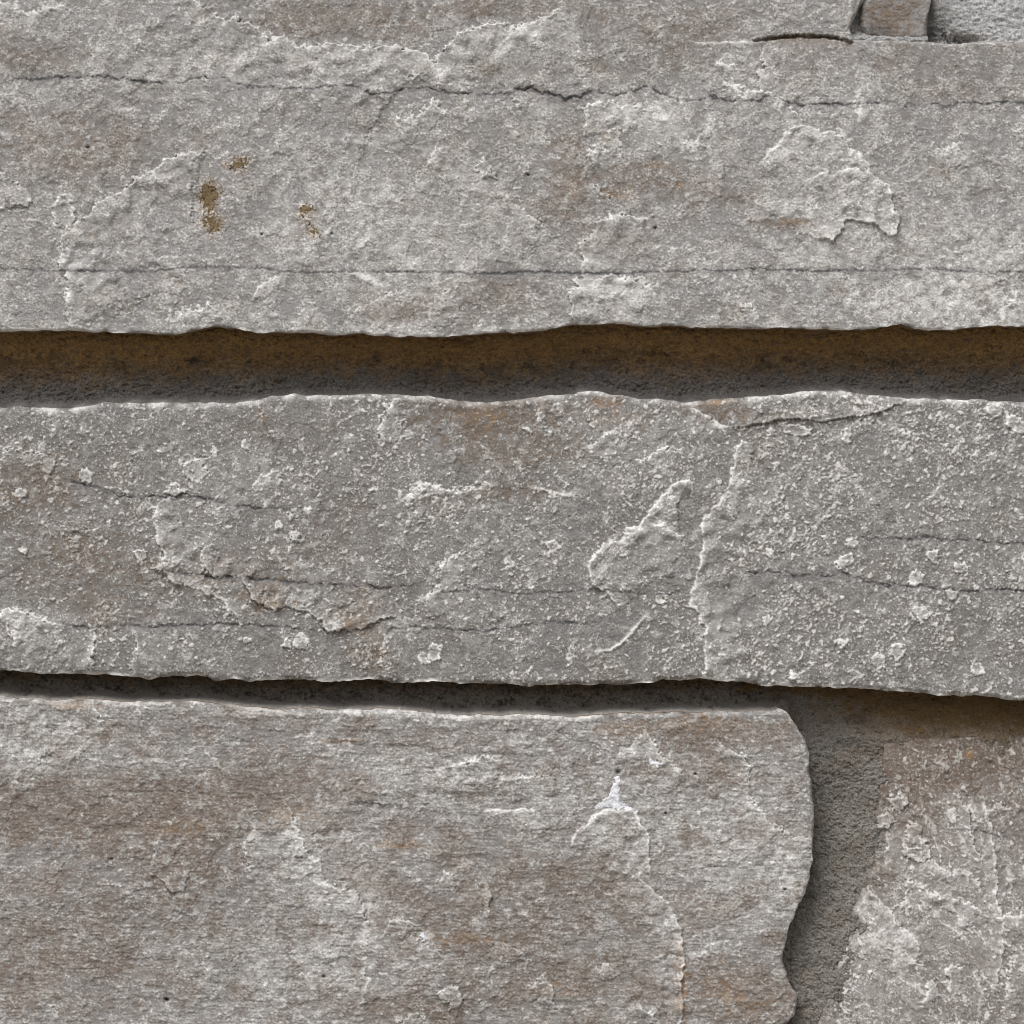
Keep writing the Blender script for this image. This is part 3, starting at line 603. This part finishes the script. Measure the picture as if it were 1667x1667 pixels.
PALE = (.76, .755, .74); OCH = (.36, .22, .10); DARK = (.055, .055, .06)
DARK2 = (.085, .085, .092)
M_A = stone_mat('grey_quartzite_light', (.250, .246, .243), PALE, (.160, .128, .102), (.215, .15, .088), DARK2)
M_B = stone_mat('grey_quartzite_speckled', (.176, .172, .167), PALE, (.145, .108, .078), (.25, .155, .08), DARK2)
M_C = stone_mat('brownish_quartzite', (.240, .232, .226), PALE, (.148, .112, .086), (.24, .155, .085), DARK2)
M_D = stone_mat('pinkish_quartzite', (.212, .200, .190), PALE, (.12, .082, .056), (.30, .15, .04), DARK2)
M_M = mortar_mat('sandy_mortar', (.150, .142, .135), (.31, .195, .09), (.52, .31, .11), (.45, .44, .43), (.03, .026, .022))
M_V = mortar_mat('grey_gritty_mortar', (.285, .270, .248), (.20, .135, .07), (.30, .195, .085), (.50, .49, .47), (.03, .026, .022))
M_M2 = mortar_mat('pale_gritty_mortar', (.46, .465, .465), (.15, .11, .07), (.22, .15, .08), (.72, .73, .75), (.03, .03, .03))

HH = None
def stone(name, S, base, mat, label, cat='stone block', crop=None):
    o = sheet(name, S, H + base, {'pale': np.clip(LT, 0, 1), 'brown': np.clip(BR, 0, .95), 'ochre': np.clip(OR, 0, .9), 'seam': np.clip(DK, 0, .95)}, mat, crop=crop)
    o['label'] = label; o['category'] = cat; o['group'] = 'stone blocks of the wall'
    return o
sA = stone('stone_block', SA, BASE['A'], M_A, 'large pale grey stone across the top with two thin dark seams and brown lichen spots')
sB = stone('stone_block', SB, BASE['B'], M_B, 'long speckled mid grey stone across the middle, between the two horizontal mortar joints')
sC = stone('stone_block', SC, BASE['C'], M_C, 'brownish grey stone at lower left with a white lime spot and orange stains')
sD = stone('stone_block', SD, DB, M_D, 'pinkish grey stone in the lower right corner, right of the vertical mortar joint')
sS = stone('stone_block', SS, BASE['S'] + 0, M_C, 'small brown stone at the top edge, just left of the pale gritty mortar')

# ------------------------------------------------------------------ mortar
nm5 = band(51, 5, .5); nm12 = band(52, 12, .5, 0, 1.6); nm40 = band(53, 40, .5, 0, 2.5); nm25 = band(54, 28, .6, -40, 1.8)
fm = frac(82, 2.4, 60, 1.0, 0, 1.6); fm2 = frac(83, 2.2, 26, .9)
rough = .12 * n3 + .28 * nm5 + .4 * nm12 + .8 * nm40 + .9 * fm2 + .8 * fm
mp = chips(-(frac(81, 2.4, 22, 1.3, 0, 1.9) + .35 * nm40), 1.6, .6)          # voids in the mortar
def rise(d, w, p=1.4): return 1 - np.exp(-(np.maximum(d, 0) / w) ** p)
# upper joint
d1 = -eBt                                   # above the middle stone's top edge
v1 = (YY - row(ip(A_BOT))) / (row(ip(B_TOP)) - row(ip(A_BOT)))
lipx = np.clip(sst(440, 400, XX) + sst(1290, 1340, XX) * sst(1600, 1540, XX) + .25 * n100, 0, 1)
H1 = -46 + 32 * lipx - (32 + 30 * lipx) * rise(d1, 5, 1.3) + 30 * sst(.60, 0, v1) + rough - 3 * mp * sst(1.0, .75, v1)
O1 = np.clip(sst(.85, .22, v1 + .07 * fm + .03 * n45) * (1 + .15 * fm) , 0, 1)
line = np.exp(-((v1 - .40 - .05 * n100) / .09) ** 2)
K1 = .18 * mp + .22 * sst(.0, 1.8, fm2)  + .6 * line * sst(.7, 1.9, fm + .5 * n100b + .3 * fm2) + .35 * sst(.55, 1.6, nm40 + .5 * nm12) * sst(.1, .35, v1) * sst(.95, .5, v1)
P1 = np.clip(.35 * lipx * sst(12, 2, d1) * np.clip(.8 + .6 * n45b, 0, 1.5), 0, 1)
S1 = np.minimum(YY - row(ip(A_BOT)) + 26, row(ip(B_TOP)) + 22 - YY)
m1 = sheet('mortar_joint', S1, H1, {'ochre': O1, 'pale': P1, 'seam': np.clip(K1, 0, .9)}, M_M, crop=(-420, 480, 2110, 720))
m1['label'] = 'wide horizontal mortar joint, ochre above and grey below, under the top stone'
# lower joint with the vertical joint
dC = np.minimum(-eCt, 1e3); dCc = np.where(XX < col(ipy(C_RT)) - 14, -eCt, 1e3)
dCorner = np.sqrt(np.maximum(XX - 1272, 0) ** 2 + np.maximum(-eCt, 0) ** 2)
dlipC = np.where(XX < 1272, -eCt, np.maximum(dCorner, 12 + (XX - 1272) * .9))
dlipC = np.where(YY > row(ip(C_TOP)) + 4, 1e3, dlipC)
dlipD = np.sqrt(np.maximum(-eDt, 0) ** 2 + np.maximum(-eDl, 0) ** 2) + 1
dB = -eBb
under = under_ = YY - row(ip(B_BOT))
fine2 = (.12 * n3 + .28 * nm5) + .42 * fm2 + .3 * fm - 1.5 * mp
H2r = DB - 3.5 + .9 * fm2 * sst(1170, 1230, YY) + .9 * n45 + 1.0 * n100b - 26 * rise(dlipC, 12, 1.6) * rise(dlipD, 55, 1.15) + fine2
H2l = -24 - 46 * rise(dlipC, 5, 1.4) - 2 * sst(24, 0, under_) + rough - 3 * mp
bl = sst(1245, 1300, XX)
H2 = H2l * (1 - bl) + H2r * bl
O2 = np.clip(.75 * sst(85, 10, under + 9 * fm) * sst(1180, 1450, XX + 40 * n45) + sst(26, 4, under + 4 * fm) * .7 + sst(135, 60, under + 14 * nm40) * .5 * sst(1330, 1480, XX) + .16 * sst(.3, 1.3, n100 + .4 * fm2), 0, 1)
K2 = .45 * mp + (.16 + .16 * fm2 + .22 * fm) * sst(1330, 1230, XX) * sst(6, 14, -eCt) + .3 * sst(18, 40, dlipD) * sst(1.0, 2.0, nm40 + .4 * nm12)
P2 = np.clip(.5 * sst(15, 3, -eCt) * (XX < 1290) + .22 * sst(.6, 2., nm25 + .3 * n5) * sst(1250, 1300, YY), 0, 1)
S2 = np.minimum(under + 26, 1e4)
S2 = np.minimum(S2, np.maximum(row(ip(C_TOP)) + 22 - YY, XX - col(ipy(C_RT)) + 24))
S2 = np.minimum(S2, np.maximum(row(ip(D_TOP)) + 30 - YY, col(ipy(D_LF)) + 30 - XX))
m2 = sheet('mortar_joint', S2, H2, {'ochre': O2, 'pale': P2, 'seam': np.clip(K2, 0, .9)}, M_V, crop=(-420, 1050, 2110, 2110))
m2['label'] = 'narrow dark mortar joint under the middle stone, turning down into a vertical joint'
# pale mortar in the upper right corner
gap = np.minimum(np.maximum(XX - 1385, 0), 1e3)
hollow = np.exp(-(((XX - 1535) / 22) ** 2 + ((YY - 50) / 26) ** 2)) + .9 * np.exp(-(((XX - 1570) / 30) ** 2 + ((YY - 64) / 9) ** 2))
H3 = -12 - 34 * np.exp(-(np.maximum(XX - 1513, 0) / 14) ** 2) * (1) - 22 * hollow + .32 * nm5 + .7 * nm12 + .15 * n3 + 1.0 * nm40
H3 = np.where(XX < 1513, -30 + 1.0 * nm12 + .6 * nm5 + 20 * sst(46, 62, YY), H3)
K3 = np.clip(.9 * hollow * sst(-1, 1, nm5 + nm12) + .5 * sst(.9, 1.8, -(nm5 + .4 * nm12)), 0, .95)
S3 = np.minimum(np.minimum(XX - 1372, row(ip(A_TR)) + 14 - YY), 1e4)
m3 = sheet('mortar_joint', S3, H3, {'ochre': np.clip(.3 * sst(55, 66, YY) * sst(0, 1.5, n45), 0, 1), 'pale': np.clip(.45 + .35 * fm2, 0, 1) * sst(1525, 1560, XX), 'seam': K3}, M_M2, crop=(1360, -420, 2110, 100))
m3['label'] = 'pale gritty mortar patch in the upper right corner, beside the small brown stone'
for m in (m1, m2, m3): m['category'] = 'mortar joint'; m['group'] = 'mortar joints of the wall'

# ------------------------------------------------------------------ growths and deposits on the stones
def film_mat(name, a, b, rough_):
    t = NT(name); f = t.ramp(t.noise(700, 4, .65), .35, .65)
    t.set(t.p.inputs['Base Color'], t.mix(f, a, b)); t.p.inputs['Roughness'].default_value = rough_
    t.set(t.p.inputs['Normal'], t.bump(t.noise(1500, 3, .7), .0006, .7)); return t.m
M_L = film_mat('brown_lichen', (.085, .058, .024), (.23, .16, .08), .7)
M_W = film_mat('white_lime', (.62, .64, .70), (.82, .83, .88), .6)
def film(name, parent, base, polys, mat, lift, ragged=1.0, label=None, bias=0):
    S = np.full((NG, NG), -50, np.float32)
    allp = [p for q in polys for p in q]
    wd = window(allp, 16)
    for pts in polys:
        w2, d, ar, L = poly_dist(pts, 60, .35, True)
        ins = inside_poly(pts, XX[w2] + WX[w2] * .35, YY[w2] + WY[w2] * .35)
        dd = np.where(ins, np.abs(d), -np.abs(d)) + ragged * (1.3 * n5[w2] + 1.0 * n9[w2]) + bias
        S[w2] = np.maximum(S[w2], dd)
    x0, y0 = xs[wd[1].start], ys[wd[0].start]; x1, y1 = xs[wd[1].stop - 1], ys[wd[0].stop - 1]
    o = film_sheet(name, S, H + base, lift, mat, (x0, y0, x1, y1), parent)
    if label: o['label'] = label
    return o
def film_sheet(name, S, hgt, lift, mat, crop, parent):
    o = sheet(name, S, hgt + lift * sst(-.2, 2.2, S) + .05, {}, mat, crop=crop, parent=parent, back=.006, steps=(.6,))
    return o
film('lichen_patch', sA, BASE['A'], [[(323,312),(330,298),(342,296),(350,305),(354,315),(363,314),(354,327),(348,340),(342,348),(332,346),(330,332),(324,324)],
                        [(330,352),(340,346),(352,350),(362,366),(358,376),(344,380),(336,372),(327,364)]], M_L, .15, 2.6, bias=-3.0)
film('lichen_patch', sA, BASE['A'], [[(372,272),(380,262),(392,256),(406,258),(404,270),(394,277),(382,276)]], M_L, .15, 2.0, bias=-2.4)
film('lichen_patch', sA, BASE['A'], [[(485,344),(492,333),(504,332),(514,338),(506,345),(494,352)],[(500,352),(507,364),(501,370),(499,360)],[(502,368),(514,374),(522,376),(520,384),(510,384)]], M_L, .15, 1.8, bias=-1.6)
film('lime_deposit', sC, BASE['C'], [[(1001,1263),(1011,1264),(1010,1280),(1007,1295),(1012,1306),(1022,1312),(1036,1318),(1012,1317),(990,1314),(968,1316),(978,1307),(990,1296),(997,1282)]], M_W, 1.1, .55, 'bright white lime spot')
film('lime_deposit', sC, BASE['C'], [[(1052,1238),(1060,1233),(1072,1240),(1083,1245),(1070,1246),(1058,1243)]], M_W, .8, .7, bias=-.3)
film('lime_deposit', sC, BASE['C'], [[(680,1525),(690,1516),(698,1522),(696,1532),(686,1534)]], M_W, .8, 1.0, bias=-1.6)

# ------------------------------------------------------------------ ground in front of the wall, below the picture
gm = NT('ground_gravel'); gm.set(gm.p.inputs['Base Color'], gm.mix(gm.noise(40, 5, .6), (.20, .18, .15), (.38, .35, .30))); gm.p.inputs['Roughness'].default_value = .95
me = bpy.data.meshes.new('ground'); N = 24
gv = [(-150 + 300 * i / N, -300 + 302 * j / N, -1.1) for j in range(N + 1) for i in range(N + 1)]
gf = [(j * (N + 1) + i, j * (N + 1) + i + 1, (j + 1) * (N + 1) + i + 1, (j + 1) * (N + 1) + i) for j in range(N) for i in range(N)]
me.from_pydata(gv, [], gf); me.materials.append(gm.m)
go = bpy.data.objects.new('ground', me); sc.collection.objects.link(go); go['kind'] = 'structure'
